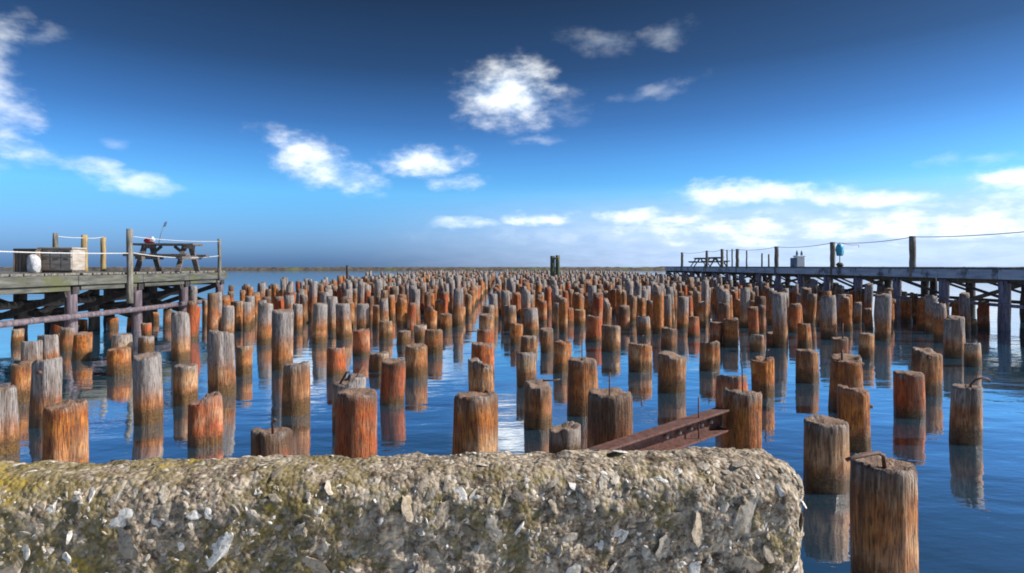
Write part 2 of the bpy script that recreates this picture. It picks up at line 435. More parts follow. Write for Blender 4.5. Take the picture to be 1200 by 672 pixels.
# ------------------------------------------------------------------ timber piles
def pile_geo(h, r, seed, nseg, nring, tone, lean=(0, 0), broken=0.0, bottom=-0.9, taper=0.0, origin=(0, 0)):
    """verts, faces, tones of one pile standing in the water at the origin; world-like noise seeded by seed"""
    so = Vector((seed * 13.7 % 97, seed * 7.3 % 89, 0))
    rg = random.Random(seed)
    ph = rg.uniform(0, 6.28)
    flat = rg.uniform(0.0, 0.03)
    checks = [(rg.uniform(0, 6.28), rg.uniform(0.06, 0.16), rg.uniform(0.03, 0.11), rg.uniform(0.2, 1.0)) for _ in range(rg.randint(3, 6))]
    bdir = rg.uniform(0, 6.28)
    vs, fs = [], []
    zs = [bottom, -0.12] + [h * (i / nring) for i in range(nring + 1)]
    for zi, z in enumerate(zs):
        q = max(0.0, z) / h
        for k in range(nseg):
            t = 2 * math.pi * k / nseg
            c, s = math.cos(t), math.sin(t)
            rr = r * (1 + flat * math.cos(4 * (t + ph)) + taper * (1 - q))
            rr *= 1 + 0.12 * mn.noise(so + Vector((c * 1.1, s * 1.1, z * 0.9))) + 0.05 * mn.noise(so + Vector((c * 3.2, s * 3.2, z * 2.2 + 5)))
            for (ca, cw, cd, cl) in checks:
                da = abs((t - ca + math.pi) % (2 * math.pi) - math.pi)
                if da < cw and q > 1 - cl:
                    rr -= r * cd * 1.6 * (1 - da / cw)
            if zi >= len(zs) - 1: rr *= 0.93
            zt = z
            if z > 0:
                top = 0.022 * mn.noise(so + Vector((c * 1.2, s * 1.2, 31))) + 0.012 * mn.noise(so + Vector((c * 6, s * 6, 11)))
                if broken > 0:
                    side = math.cos(t - bdir)
                    top -= broken * max(0.0, min(1.0, (side + 0.1 + 0.5 * mn.noise(so + Vector((c * 3, s * 3, 77)))) * 2.2))
                zt = z + q ** 2.2 * top
            vs.append((rr * c + lean[0] * z, rr * s + lean[1] * z, zt))
    nr = len(zs)
    for i in range(nr - 1):
        for k in range(nseg):
            a, b = i * nseg + k, i * nseg + (k + 1) % nseg
            fs.append((a, b, b + nseg, a + nseg))
    base = (nr - 1) * nseg
    rings = (0.72, 0.4) if nseg >= 20 else ()
    prev = base
    for rf in rings:
        st = len(vs)
        for k in range(nseg):
            v = vs[base + k]
            cx, cy = lean[0] * h, lean[1] * h
            dz = -0.018 - 0.05 * abs(mn.noise(so + Vector((v[0] * 9 * rf, v[1] * 9 * rf, 3))))
            vs.append((cx + (v[0] - cx) * rf, cy + (v[1] - cy) * rf, v[2] * rf + (1 - rf) * h * 0.99 + dz - broken * 0.3 * (1 - rf)))
        for k in range(nseg):
            a, b = prev + k, prev + (k + 1) % nseg
            fs.append((a, b, st + (k + 1) % nseg, st + k))
        prev = st
    vs.append((lean[0] * h, lean[1] * h, h - 0.05 - broken * 0.35))
    for k in range(nseg):
        fs.append((prev + k, prev + (k + 1) % nseg, len(vs) - 1))
    return vs, fs
def add_tone(me, tones):
    at = me.attributes.new("tone", 'FLOAT_COLOR', 'POINT')
    flat = [c for t in tones for c in t]
    at.data.foreach_set("color", flat)

STY = {  # grey head, orange band, colour lean
    'o': (0.10, 0.75, 0.30), 'O': (0.0, 1.0, 0.25), 'r': (0.05, 0.85, 0.85), 'g': (0.80, 0.55, 0.4), 'G': (1.0, 0.45, 0.35),
    'b': (0.25, 0.35, 0.5), 'B': (0.12, 0.20, 0.75), 'p': (0.55, 0.5, 0.15), 'y': (0.2, 0.6, 0.1), 'd': (0.05, 0.25, 0.9)}
# pixel column, top row, width, height of eye line above the waterline in pixels, style, broken top, own label
HERO = [
 (1035, 540, 78, 390, 'y', 0.02, "thick cracked pile with bent iron hook lying on its top, beside the concrete wall end"),
 (968, 492, 53, 259, 'b', 0.0, "grey-headed round pile standing off the rounded end of the concrete wall"),
 (868, 456, 45, 235, 'o', 0.04, "orange-brown pile with an upright rod, the rusty steel channel butting against it"),
 (857, 438, 36, 182, 'r', 0.05, "dark red pile directly behind the pile that the steel channel meets"),
 (716, 459, 51, 250, 'B', 0.0, "stout flat-topped brown pile with deep vertical cracks behind the rusty channel"),
 (661, 505, 36, 225, 'G', 0.05, "short grey stump barely showing over the concrete wall"),
 (630, 447, 31, 188, 'b', 0.06, "slim brown pile with hollow head and side bolt, behind the grey stump"),
 (683, 421, 34, 172, 'o', 0.0, "pale-streaked pile with a thin upright spike on its flat head"),
 (557, 460, 50, 250, 'o', 0.03, "thick orange pile with peeling pale rim at the head of the straight central row"),
 (564, 421, 29, 165, 'y', 0.09, "split tan pile with bolt holes, second along the straight central row"),
 (417, 459, 47, 237, 'r', 0.0, "thick smooth red-brown pile with crossed iron straps behind its head"),
 (409, 441, 38, 192, 'g', 0.07, "grey jagged pile head with crossed iron straps on top"),
 (320, 503, 49, 260, 'B', 0.03, "low brown stump with fluted sides and small spike on its top"),
 (347, 425, 33, 172, 'y', 0.03, "flat-topped tan pile with dark left half rising behind the low fluted stump"),
 (241, 463, 40, 207, 'r', 0.08, "pile with arched split head and a bright red streak down its side"),
 (174, 415, 32, 183, 'G', 0.03, "tall pile bleached pale grey above a white-ringed brown foot"),
 (77, 472, 49, 255, 'O', 0.02, "thick flat-topped orange pile close against the concrete wall"),
 (55, 419, 37, 186, 'G', 0.05, "grey pile with knot hole leaning behind the thick orange pile"),
 (2, 454, 32, 220, 'G', 0.0, "grey cracked pile close to the concrete wall, beside the knot-holed grey pile"),
 (460, 422, 29, 160, 'r', 0.02, "rusty red-brown pile with mottled flank behind the strapped pile"),
 (1001, 453, 40, 213, 'O', 0.04, "vivid orange-red pile with peg knob, behind the hooked pile"),
 (1131, 452, 36, 206, 'p', 0.0, "pinkish pale pile with a curled iron hook at its head, in open water"),
 (1066, 437, 36, 175, 'r', 0.0, "red-orange pile with flat top in front of the wide-headed pile"),
 (1085, 409, 36, 149, 'y', 0.07, "wide-headed broken yellow-orange pile with holes, behind the red-orange one"),
 (991, 416, 37, 168, 'o', 0.07, "brown pile with broken bolted head behind the vivid orange-red pile"),
 (946, 410, 27, 135, 'o', 0.02, "clean orange pile standing clear in blue water with dark left face"),
 (894, 419, 26, 152, 'O', 0.05, "ragged-headed orange pile past the pile that the steel channel meets"),
 (787, 414, 33, 146, 'y', 0.05, "paired-looking pile, dark on one half and pale on the other, behind the steel channel"),
 (26, 425, 27, 159, 'o', 0.02, None), (37, 399, 25, 125, 'G', 0.04, None), (57, 392, 25, 118, 'G', 0.04, None),
 (20, 386, 15, 92, 'b', 0, None), (79, 384, 17, 100, 'b', 0, None), (96, 390, 21, 110, 'O', 0.02, None), (65, 379, 13, 80, 'r', 0, None),
 (97, 377, 10, 75, 'o', 0.03, None), (140, 408, 29, 127, 'O', 0.02, None), (143, 392, 24, 110, 'p', 0, None), (171, 399, 18, 100, 'p', 0, None),
 (132, 372, 14, 72, 'O', 0.02, None), (156, 372, 15, 75, 'r', 0.03, None), (172, 379, 11, 82, 'r', 0, None), (182, 366, 9, 65, 'O', 0, None),
 (217, 428, 28, 161, 'y', 0, None), (212, 365, 22, 110, 'G', 0.05, None), (226, 358, 12, 76, 'O', 0, None), (196, 362, 11, 70, 'd', 0, None),
 (260, 387, 30, 150, 'G', 0.05, None), (286, 405, 19, 127, 'o', 0.02, None), (331, 363, 25, 120, 'G', 0.04, None), (310, 355, 17, 91, 'g', 0.03, None),
 (292, 347, 12, 69, 'g', 0, None), (266, 358, 15, 85, 'G', 0.04, None), (251, 351, 11, 70, 'b', 0, None), (279, 353, 10, 75, 'o', 0, None),
 (348, 356, 12, 76, 'g', 0.02, None), (242, 352, 9, 65, 'b', 0, None), (374, 355, 18, 90, 'g', 0.03, None), (394, 407, 21, 128, 'r', 0.02, None),
 (403, 356, 16, 85, 'g', 0, None), (424, 386, 19, 104, 'r', 0.03, None), (444, 414, 22, 122, 'b', 0.03, None), (488, 404, 25, 129, 'o', 0.02, None),
 (452, 376, 15, 86, 'o', 0.02, None), (425, 356, 14, 75, 'G', 0, None), (443, 358, 13, 72, 'o', 0, None), (508, 386, 20, 102, 'o', 0.02, None),
 (493, 381, 15, 88, 'p', 0.02, None), (473, 394, 15, 92, 'o', 0, None), (566, 402, 25, 128, 'r', 0.02, None), (569, 386, 20, 104, 'r', 0.03, None),
 (571, 368, 17, 84, 'o', 0.02, None), (572, 358, 14, 70, 'b', 0, None), (617, 413, 23, 140, 'b', 0.02, None), (619, 394, 18, 105, 'b', 0, None),
 (605, 379, 14, 92, 'O', 0.02, None), (641, 385, 15, 101, 'b', 0.02, None), (658, 400, 20, 124, 'O', 0.02, None), (523, 368, 13, 75, 'o', 0, None),
 (538, 360, 13, 64, 'o', 0, None), (598, 358, 14, 75, 'b', 0, None), (623, 361, 16, 80, 'g', 0.02, None), (652, 355, 11, 72, 'b', 0, None),
 (716, 381, 23, 99, 'b', 0.02, None), (750, 402, 27, 122, 'o', 0.05, None), (696, 370, 19, 88, 'r', 0.03, None), (666, 361, 13, 68, 'r', 0, None),
 (679, 363, 13, 70, 'o', 0, None), (732, 364, 12, 70, 'o', 0, None), (813, 371, 13, 83, 'r', 0, None), (831, 400, 24, 121, 'o', 0.04, None),
 (784, 384, 18, 96, 'B', 0.03, None), (771, 363, 11, 66, 'b', 0, None), (755, 371, 15, 80, 'p', 0, None), (711, 360, 11, 65, 'b', 0, None),
 (943, 379, 16, 95, 'O', 0.02, None), (915, 343, 17, 95, 'G', 0.03, None), (856, 373, 19, 93, 'o', 0.03, None), (838, 378, 15, 92, 'r', 0, None),
 (887, 392, 16, 100, 'b', 0.02, None), (904, 394, 13, 94, 'd', 0.03, None), (971, 346, 19, 84, 'G', 0.04, None), (984, 345, 11, 66, 'G', 0, None),
 (1034, 344, 20, 86, 'G', 0.05, None), (1015, 391, 19, 108, 'O', 0, None), (984, 395, 20, 115, 'd', 0.03, None), (1119, 371, 24, 107, 'G', 0.05, None),
 (1140, 402, 21, 117, 'p', 0.02, None), (1009, 345, 12, 56, 'O', 0, None), (1062, 350, 14, 66, 'o', 0.02, None), (1081, 350, 10, 57, 'o', 0, None),
 (1152, 361, 14, 70, 'y', 0.02, None), (1139, 374, 12, 75, 'o', 0, None), (1049, 350, 9, 56, 'y', 0, None)]
LOOK = {'o': "orange-banded brown", 'O': "bright orange", 'r': "reddish", 'g': "grey-headed", 'G': "bleached grey", 'b': "dull brown",
        'B': "dark brown", 'p': "pale pinkish-brown", 'y': "yellowish tan", 'd': "dark red-brown"}
placed = []      # x, y, r
piles = []       # pile objects
HERO_OBJ = {}
def zone_of(x, y):
    if x < -6.5: return "on the side of the picnic-table jetty"
    if x > 8.5: return "on the side of the long roped jetty"
    if abs(x + 0.34) < 0.35: return "in the straight central row"
    return "between the central row and the picnic-table jetty" if x < 0 else "between the central row and the long jetty"
def size_of(h): return "tall" if h > 1.05 else ("low" if h < 0.78 else "medium-height")
def pile_label(sty, h, x, y):
    return "%s %s timber pile %s" % (size_of(h), LOOK[sty], zone_of(x, y))
def make_pile(x, y, h, r, sty, broken, seed, label, nseg, nring, group):
    g = random.Random(seed)
    a = STY[sty]
    tone = (min(1, max(0, a[2] + g.uniform(-.15, .15))), min(1, max(0, a[0] + g.uniform(-.1, .1))), min(1, max(0, a[1] + g.uniform(-.12, .12))), h)
    k_ = .022 if nseg > 30 else .05
    lean = (g.uniform(-k_, k_), g.uniform(-k_, k_))
    v, f = pile_geo(h, r, seed, nseg, nring, tone, lean, broken, taper=g.uniform(-0.03, 0.13))
    me = mesh_from("timber_pile", v, f, True)
    add_tone(me, [tone] * len(v))
    o = link("timber_pile", me, M['pile'])
    o.location = (x, y, 0)
    tag(o, label, "pile", group)
    placed.append((x, y, r))
    piles.append(o)
    return o, lean
GROUP = "timber piles standing in the water"
for i, (px, ty, wd, w, sty, brk, lab) in enumerate(HERO):
    y = F * H / w
    x = (px - HX) / F * y
    h = max(0.35, H - (ty - HY) * y / F)
    r = wd / 2 * y / F * math.cos(math.atan((px - HX) / F))
    r = min(0.24, max(0.13, r))
    own = lab is not None
    near = wd >= 24
    o, lean = make_pile(x, y, h, r, sty, brk, i + 3, lab if own else pile_label(sty, h, x, y), 44 if near else 24, 22 if near else 12, GROUP)
    HERO_OBJ[(px, ty)] = (o, h, r, lean)

# rest of the pile field, laid out in the same long rows
cols = [-12.9, -12.0, -11.1, -10.3, -9.3, -8.5, -7.5, -6.6, -5.9, -5.0, -4.2, -3.5, -2.75, -2.1, -1.45, -0.34, 0.32, 0.95, 1.55, 2.3, 3.0, 3.75,
        4.5, 5.2, 6.0, 6.7, 7.5, 8.3, 9.1, 10.0, 10.8, 11.6, 12.5, 13.3, 14.2, 15.1, 16.4, 17.6]
cands = []
for ci, cx in enumerate(cols):
    yy = 15.5 + rng.uniform(0, 1.4)
    while yy < 104:
        x = cx + rng.gauss(0, 0.10); y = yy + rng.gauss(0, 0.22)
        yy += 1.75 if y < 60 else 2.3
        if rng.random() < 0.10: continue
        if cx > 15.5 and y < 24: continue
        if cx < -11.0 and y < 25.5: continue
        if cx < -10.2 and y < 19: continue
        cands.append((x, y))
        if y > 16.5 and rng.random() < 0.8 and not (-1.6 < cx < 0.2):
            cands.append((x + rng.uniform(0.36, 0.52), y + rng.uniform(0.5, 1.3)))
            if y > 26 and rng.random() < 0.45:
                cands.append((x + rng.uniform(0.15, 0.6), y + rng.uniform(0.2, 1.6)))
rest = []
for (x, y) in cands:
    # a clear waterway stays open and no pile stands in another
    if any(abs(x - a) < ((0.25 if y > 24 else 0.38) if y > 17.5 else 0.85) and abs(y - b) < (0.75 if y > 18 else 1.8) for a, b, c in placed):
        continue
    placed.append((x, y, .2))
    rest.append((x, y))
rest.sort(key=lambda p: p[1])
N_SINGLE = 300 - len(HERO)
stV, stF, stT = [], [], []
SW = [('o', 26), ('O', 9), ('r', 14), ('g', 14), ('G', 10), ('b', 17), ('p', 8), ('y', 6), ('d', 8)]
bag = [s for s, n in SW for _ in range(n)]
for i, (x, y) in enumerate(rest):
    sty = rng.choice(bag)
    if y > 45 and sty in 'Or' and rng.random() < 0.5: sty = 'b'
    h = rng.gauss(0.98, 0.14) + (0.22 if sty in 'gG' else 0.0)
    h = min(1.55, max(0.5, h))
    r = rng.uniform(0.115, 0.172)
    brk = rng.choice((0, 0, 0.02, 0.04, 0.08, 0.16))
    seed = 500 + i
    if i < N_SINGLE:
        make_pile(x, y, h, r, sty, brk, seed, pile_label(sty, h, x, y), 14, 8, GROUP)
    else:
        a = STY[sty]
        g = random.Random(seed)
        tone = (min(1, max(0, a[2] + g.uniform(-.15, .15))), a[0], a[1] * (1 if y < 50 else 0.8), h)
        v, f = pile_geo(h, r, seed, 9, 4, tone, (g.uniform(-.03, .03), g.uniform(-.02, .02)), brk)
        b = len(stV)
        stV += [(p[0] + x, p[1] + y, p[2]) for p in v]
        stF += [tuple(k + b for k in q) for q in f]
        stT += [tone] * len(v)
me = mesh_from("far_timber_piles", stV, stF, True)
add_tone(me, stT)
o = link("far_timber_piles", me, M['pile'])
o["kind"] = "stuff"
tag(o, "far mass of countless brown timber piles filling the water to the breakwater", "piles")
print("PILES", len(HERO), len(rest), N_SINGLE)

# ---- iron fittings on single piles (parts of their piles)
def fit(key, pts, rad, name="iron_spike"):
    o, h, r, lean = HERO_OBJ[key]
    if name in ('bolt_head', 'wooden_peg'):          # driven into the side: from inside the timber to just proud of it
        dv = Vector((pts[1][0], pts[1][1], 0)).normalized()
        pts = [tuple(dv * r * 0.6 + Vector((0, 0, pts[0][2]))), tuple(dv * (r + 0.025) + Vector((0, 0, pts[1][2])))]
    P = [Vector((lean[0] * h, lean[1] * h, h)) + Vector(p) for p in pts]
    return rod(name, P, rad, M['iron'], o, 8, 0.15)
fit((1035, 540), [(0.02, 0.02, -0.06), (0.0, 0.0, 0.03), (-0.05, -0.03, 0.055), (-0.14, -0.07, 0.055), (-0.25, -0.10, 0.045), (-0.28, -0.10, 0.035)], 0.012, "iron_hook")
fit((1131, 452), [(0.03, 0, -0.08), (0.03, -0.02, 0.02), (0.07, -0.04, 0.075), (0.14, -0.05, 0.10), (0.20, -0.05, 0.085), (0.215, -0.05, 0.05)], 0.012, "iron_hook")
fit((683, 421), [(0, 0, -0.1), (0, 0, 0.15), (0.006, 0, 0.38)], 0.0065)
fit((716, 459), [(0, 0, -0.1), (0.004, 0, 0.18)], 0.0065)
fit((868, 456), [(0.02, 0.03, -0.1), (0.015, 0.03, 0.2), (0.0, 0.04, 0.36)], 0.0065)
fit((320, 503), [(0, 0, -0.1), (0.0, 0, 0.05), (0.03, 0, 0.075), (0.01, 0, 0.09)], 0.012)
fit((409, 441), [(-0.12, -0.1, -0.12), (-0.02, -0.08, 0.06), (0.02, -0.08, 0.07)], 0.013, "iron_strap")
fit((409, 441), [(0.02, -0.12, -0.14), (0.10, -0.10, 0.0), (0.17, -0.06, 0.12)], 0.013, "iron_strap")
fit((630, 447), [(0.05, -0.1, 0.03), (0.16, -0.12, 0.035), (0.26, -0.12, 0.05)], 0.010, "iron_bolt")
fit((569, 386), [(-0.1, -0.12, -0.04), (-0.26, -0.14, -0.03), (-0.45, -0.14, -0.045)], 0.012, "iron_bolt")
fit((564, 421), [(0.05, -0.14, -0.06), (0.055, -0.22, -0.06)], 0.030, "bolt_head")
fit((564, 421), [(0.12, -0.12, -0.42), (0.13, -0.20, -0.42)], 0.026, "bolt_head")
fit((1001, 453), [(0.14, -0.10, -0.20), (0.21, -0.14, -0.20)], 0.022, "wooden_peg")
fit((991, 416), [(0.1, -0.1, -0.07), (0.19, -0.16, -0.12)], 0.030, "bolt_head")
fit((991, 416), [(-0.05, 0.0, -0.08), (-0.05, 0.0, 0.07)], 0.014)
fit((894, 419), [(0.05, 0, -0.1), (0.06, 0, 0.10), (0.10, 0, 0.12)], 0.012)
fit((750, 402), [(0.02, 0, -0.1), (0.03, 0, 0.13), (0.07, 0, 0.14)], 0.014)
fit((831, 400), [(0.0, 0, -0.1), (0.0, 0, 0.15)], 0.010)
fit((1085, 409), [(-0.10, -0.16, -0.12), (-0.11, -0.21, -0.12)], 0.028, "bolt_head")
fit((984, 395), [(0.06, 0, -0.1), (0.06, 0, 0.28)], 0.012)
fit((55, 419), [(0.03, -0.17, -0.16), (0.035, -0.23, -0.16)], 0.026, "bolt_head")

# ------------------------------------------------------------------ rusty steel channel against a pile
EA = Vector((2.16, 5.86, 0.50)); EB = Vector((0.45, 4.70, 0.36))
beam = empty("steel_channel", (EA + EB) / 2)
tag(beam, "rusty steel channel slanting low over the water to an orange-brown pile", "steel beam")
bc = (EA + EB) / 2
d = (EB - EA).normalized(); side = Vector((0, 0, 1)).cross(d)
if side.y > 0: side = -side                         # towards the viewer
A, B = EA - bc, EB - bc
up = Vector((0, 0, 1))
bar_obj("web", A + side * -0.05, B + side * -0.05, 0.014, 0.176, M['rust'], beam)
bar_obj("top_flange", A + up * 0.097, B + up * 0.097, 0.14, 0.020, M['rust'], beam, 0.003)
bar_obj("bottom_flange", A - up * 0.097, B - up * 0.097, 0.14, 0.020, M['rust'], beam, 0.003)
for s in (0.16, 0.30, 0.46, 0.62, 0.80):
    q = A + (B - A).normalized() * s + side * -0.045
    rod("bolt", [q, q + side * 0.03], 0.019, M['rust_dark'], beam, 6)
q = A + (B - A).normalized() * 0.42 + side * 0.03
rod("upright_rod", [q + up * -0.12, q + up * 0.1, q + up * 0.30], 0.007, M['iron'], beam, 7, 0.1)

# ------------------------------------------------------------------ concrete sea wall in the foreground
ZT = 1.238
P0 = Vector((-1.87, 2.22)); P1 = Vector((1.067, 2.41))
wd = (P1 - P0).normalized()
yaw = math.atan2(wd.y, wd.x)
LEN, THK, HGT = 5.6, 0.36, 1.75
RC = 0.125
wall = empty("concrete_wall", (0, 0, 0))
tag(wall, "rounded shelly concrete wall with embedded stones and olive lichen", "wall")
end = P1 + wd * 0.105                                # right-hand end of the wall
CEN = Vector((end.x, end.y, 0)) - Vector((wd.x, wd.y, 0)) * LEN / 2 + Vector((-wd.y, wd.x, 0)) * (0.02)
CEN.z = ZT - HGT / 2
wall.location = CEN
wall.rotation_euler = (0, 0, yaw)
hx, hy, hz = LEN / 2, THK / 2, HGT / 2
def wall_point(p):
    """rounded box with a surface broken by noise; p on the sharp box -> point, normal"""
    r = RC
    inner = Vector((max(-hx + r, min(hx - r, p[0])), max(-hy + r, min(hy - r, p[1])), max(-hz + r, min(hz - r, p[2]))))
    n = (Vector(p) - inner)
    if n.length < 1e-6: n = Vector((0, -1, 0))
    n.normalize()
    q = inner + n * r
    dsp = 0.009 * mn.noise(q * 2.3) + 0.011 * mn.noise(q * 6.0 + Vector((9, 0, 0))) + 0.012 * mn.noise(q * 15.0) + 0.008 * mn.noise(q * 38.0)
    dsp -= 0.03 * max(0.0, mn.noise(q * 9.0 + Vector((3, 7, 1))) - 0.28)
    return q + n * dsp, n
import itertools
def grid_face(nu, nv, fn, U, V):
    return [[fn(U[i], V[j]) for j in range(nv + 1)] for i in range(nu + 1)]
def spaced(a, b, step):
    n = max(1, int(round((b - a) / step)))
    return [a + (b - a) * i / n for i in range(n + 1)]
xs = spaced(-hx, -hx + 1.6, 0.05)[:-1] + spaced(-hx + 1.6, hx, 0.0105)
ysl = spaced(-hy, hy, 0.0135)
zsl = spaced(-hz, 0.15, 0.06)[:-1] + spaced(0.15, hz, 0.0105)
V, Fc, idx = [], [], {}
def vid(p):
    k = (round(p[0], 5), round(p[1], 5), round(p[2], 5))
    if k not in idx:
        idx[k] = len(V)
        V.append(tuple(wall_point(p)[0]))
    return idx[k]
def add_grid(U, W, fn):
    for i in range(len(U) - 1):
        for j in range(len(W) - 1):
            Fc.append((vid(fn(U[i], W[j])), vid(fn(U[i + 1], W[j])), vid(fn(U[i + 1], W[j + 1])), vid(fn(U[i], W[j + 1]))))
add_grid(xs, zsl, lambda u, w: (u, -hy, w))
add_grid(xs, ysl, lambda u, w: (u, w, hz))
add_grid(ysl, zsl, lambda u, w: (hx, u, w))
xb = xs[::1]
add_grid(xb, zsl, lambda u, w: (u, hy, w))
add_grid(ysl, zsl, lambda u, w: (-hx, u, w))
me = mesh_from("wall_body", V, Fc, True)
link("wall_body", me, M['concrete'], wall)
# stones
def stone_mesh(seed, sub):
    bm = bmesh.new()
    bmesh.ops.create_icosphere(bm, subdivisions=sub, radius=1.0)
    so = Vector((seed * 3.1, seed * 1.7, 0))
    for v in bm.verts:
        n = v.co.normalized()
        v.co = n * (1 + 0.55 * mn.noise(n * 1.3 + so) + 0.22 * mn.noise(n * 3.1 + so))
        # chip flat facets
        for k in range(3):
            dd = Vector((math.sin(seed + k * 2.1), math.cos(seed * 1.3 + k * 1.7), math.sin(seed * 0.7 + k))).normalized()
            e = v.co.dot(dd)
            if e > 0.68: v.co -= dd * (e - 0.68) * 0.9
    me = bpy.data.meshes.new("stone")
    bm.to_mesh(me); bm.free()
    return me
SM = [stone_mesh(s, 2 if s < 10 else 1) for s in range(10)]
for m_ in SM:
    m_.materials.append(M['stone'])
def spot():
    u = rng.random()
    if u < 0.80: return (rng.uniform(-1.6, hx - 0.05), -hy, rng.uniform(0.15, hz))
    if u < 0.92: return (rng.uniform(-1.6, hx), rng.uniform(-hy, hy), hz)
    return (hx, rng.uniform(-hy, hy), rng.uniform(0.15, hz))
def frame(n):
    z = n
    x = Vector((0, 0, 1)).cross(z)
    if x.length < 1e-3: x = Vector((1, 0, 0))
    x.normalize()
    return Matrix((x, z.cross(x), z)).transposed()
taken = []
tries = 0
while len(taken) < 295 and tries < 20000:
    tries += 1
    p, n = wall_point(spot())
    s = min(0.064 if n.z < 0.25 else 0.026, 0.016 + rng.expovariate(1 / 0.019))
    if any((p - q).length < (s + t) * 0.9 for q, t in taken): continue
    taken.append((p, s))
    st = bpy.data.objects.new("stone", SM[rng.randrange(10)])
    COL.objects.link(st)
    st.parent = wall
    rm = frame(n) @ Matrix.Rotation(rng.uniform(0, 6.28), 3, 'Z') @ Matrix.Rotation(rng.gauss(0, 0.25), 3, 'X')
    fl = rng.uniform(0.09, 0.18)
    st.matrix_local = Matrix.Translation(p - n * s * fl * 0.35) @ rm.to_4x4() @ Matrix.Diagonal((s * rng.uniform(0.9, 1.5), s * rng.uniform(0.55, 0.95), s * fl, 1))
tv, tf, tt = [], [], []
T20 = bmesh.new(); bmesh.ops.create_icosphere(T20, subdivisions=1, radius=1.0)
T20.verts.ensure_lookup_table()
iv = [v.co.copy() for v in T20.verts]; iff = [tuple(v.index for v in f.verts) for f in T20.faces]; T20.free()
for k in range(3000):
    p, n = wall_point(spot())
    s = min(0.02, 0.0042 + rng.expovariate(1 / 0.0035))
    rm = frame(n) @ Matrix.Rotation(rng.uniform(0, 6.28), 3, 'Z') @ Matrix.Rotation(rng.gauss(0, 0.4), 3, 'X')
    sc = (s * rng.uniform(0.8, 1.9), s * rng.uniform(0.5, 1.0), s * rng.uniform(0.3, 0.55))
    b = len(tv); col = (rng.random(), 0, 0, 1)
    for v in iv:
        w = Vector((v.x * sc[0], v.y * sc[1], v.z * sc[2])) * (1 + rng.uniform(-.25, .25))
        tv.append(tuple(p - n * sc[2] * 0.2 + rm @ w)); tt.append(col)
    tf += [tuple(q + b for q in f) for f in iff]
me = mesh_from("fine_stones", tv, tf)
add_tone(me, tt)
o = link("fine_stones", me, M['pebble'], wall)
o["kind"] = "stuff"

# ------------------------------------------------------------------ jetties
def timber_leg(name, x, y, z0, z1, r, m, parent, sq=False):
    if sq: return box_obj(name, (x, y, (z0 + z1) / 2), (2 * r, 2 * r, z1 - z0), m, parent, 0.02)
    n = 6
    pts = [(x + rng.gauss(0, .006), y + rng.gauss(0, .006), z0 + (z1 - z0) * i / n) for i in range(n + 1)]
    return rod(name, pts, [r * (1.06 - 0.08 * i / n) for i in range(n + 1)], m, parent, 12, 0.15)
def sag(a, b, drop, n=10):
    a, b = Vector(a), Vector(b)
    return [a.lerp(b, i / n) - Vector((0, 0, drop * 4 * (i / n) * (1 - i / n))) for i in range(n + 1)]

# --- short jetty with the picnic table
DL = 1.815
jl = empty("jetty", (-12.7, 15.0, 0))
tag(jl, "short dark timber jetty carrying a picnic table and lockers", "jetty")
OL = Vector((-12.7, 15.0, 0))
def L(x, y, z): return (x - OL.x, y - OL.y, z)
ye = 24.0
yy = 7.0
pm = None
while yy < ye - 0.1:
    pw = 0.21
    x0, x1 = -14.35 + rng.gauss(0, .02), -11.17 + rng.gauss(0, 0.025)
    box_obj("plank", L((x0 + x1) / 2, yy + pw / 2, DL - 0.03 + rng.gauss(0, .003)), (x1 - x0, pw - 0.015, 0.06), M['deck'], jl, 0.006)
    yy += pw
legs_y = [7.6, 10.3, 12.95, 15.6, 18.4, 21.1, 23.75]
for i, y in enumerate(legs_y):
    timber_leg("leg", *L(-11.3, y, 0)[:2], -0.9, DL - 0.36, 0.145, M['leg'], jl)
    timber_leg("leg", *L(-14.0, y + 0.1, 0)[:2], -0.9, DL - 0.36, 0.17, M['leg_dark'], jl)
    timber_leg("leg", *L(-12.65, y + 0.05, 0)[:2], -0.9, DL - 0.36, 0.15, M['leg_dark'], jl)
    bar_obj("crosshead", L(-14.4, y, DL - 0.45), L(-11.15, y, DL - 0.45), 0.24, 0.18, M['leg_dark'], jl, 0.01)
    bar_obj("brace", L(-14.0, y - 0.16, 0.35), L(-11.3, y - 0.16, DL - 0.55), 0.09, 0.16, M['leg_dark'], jl)
    bar_obj("brace", L(-11.3, y + 0.24, 0.35), L(-14.0, y + 0.24, DL - 0.55), 0.09, 0.16, M['leg_dark'], jl)
for i in range(len(legs_y) - 1):
    a, b = legs_y[i], legs_y[i + 1]
    if i == 0: a -= 0.6
    e = 0.25 if i == len(legs_y) - 2 else 0
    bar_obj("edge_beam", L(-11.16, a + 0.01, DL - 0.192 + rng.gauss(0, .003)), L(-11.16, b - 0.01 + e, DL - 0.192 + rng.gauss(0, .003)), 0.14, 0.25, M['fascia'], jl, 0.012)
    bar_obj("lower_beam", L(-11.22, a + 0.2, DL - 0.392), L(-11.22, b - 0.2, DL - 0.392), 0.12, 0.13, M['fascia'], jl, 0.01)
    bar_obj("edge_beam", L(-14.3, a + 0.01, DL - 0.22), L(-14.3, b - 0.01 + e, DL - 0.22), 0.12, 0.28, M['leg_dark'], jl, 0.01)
    if i < len(legs_y) - 2 or True:
        bar_obj("diagonal", L(-14.0, a, DL - 0.62), L(-14.0, b, 0.55), 0.10, 0.13, M['leg_dark'], jl)
    if i % 2 == 1:
        bar_obj("diagonal", L(-12.65, b, DL - 0.60), L(-12.65, a, 0.6), 0.10, 0.12, M['leg_dark'], jl)
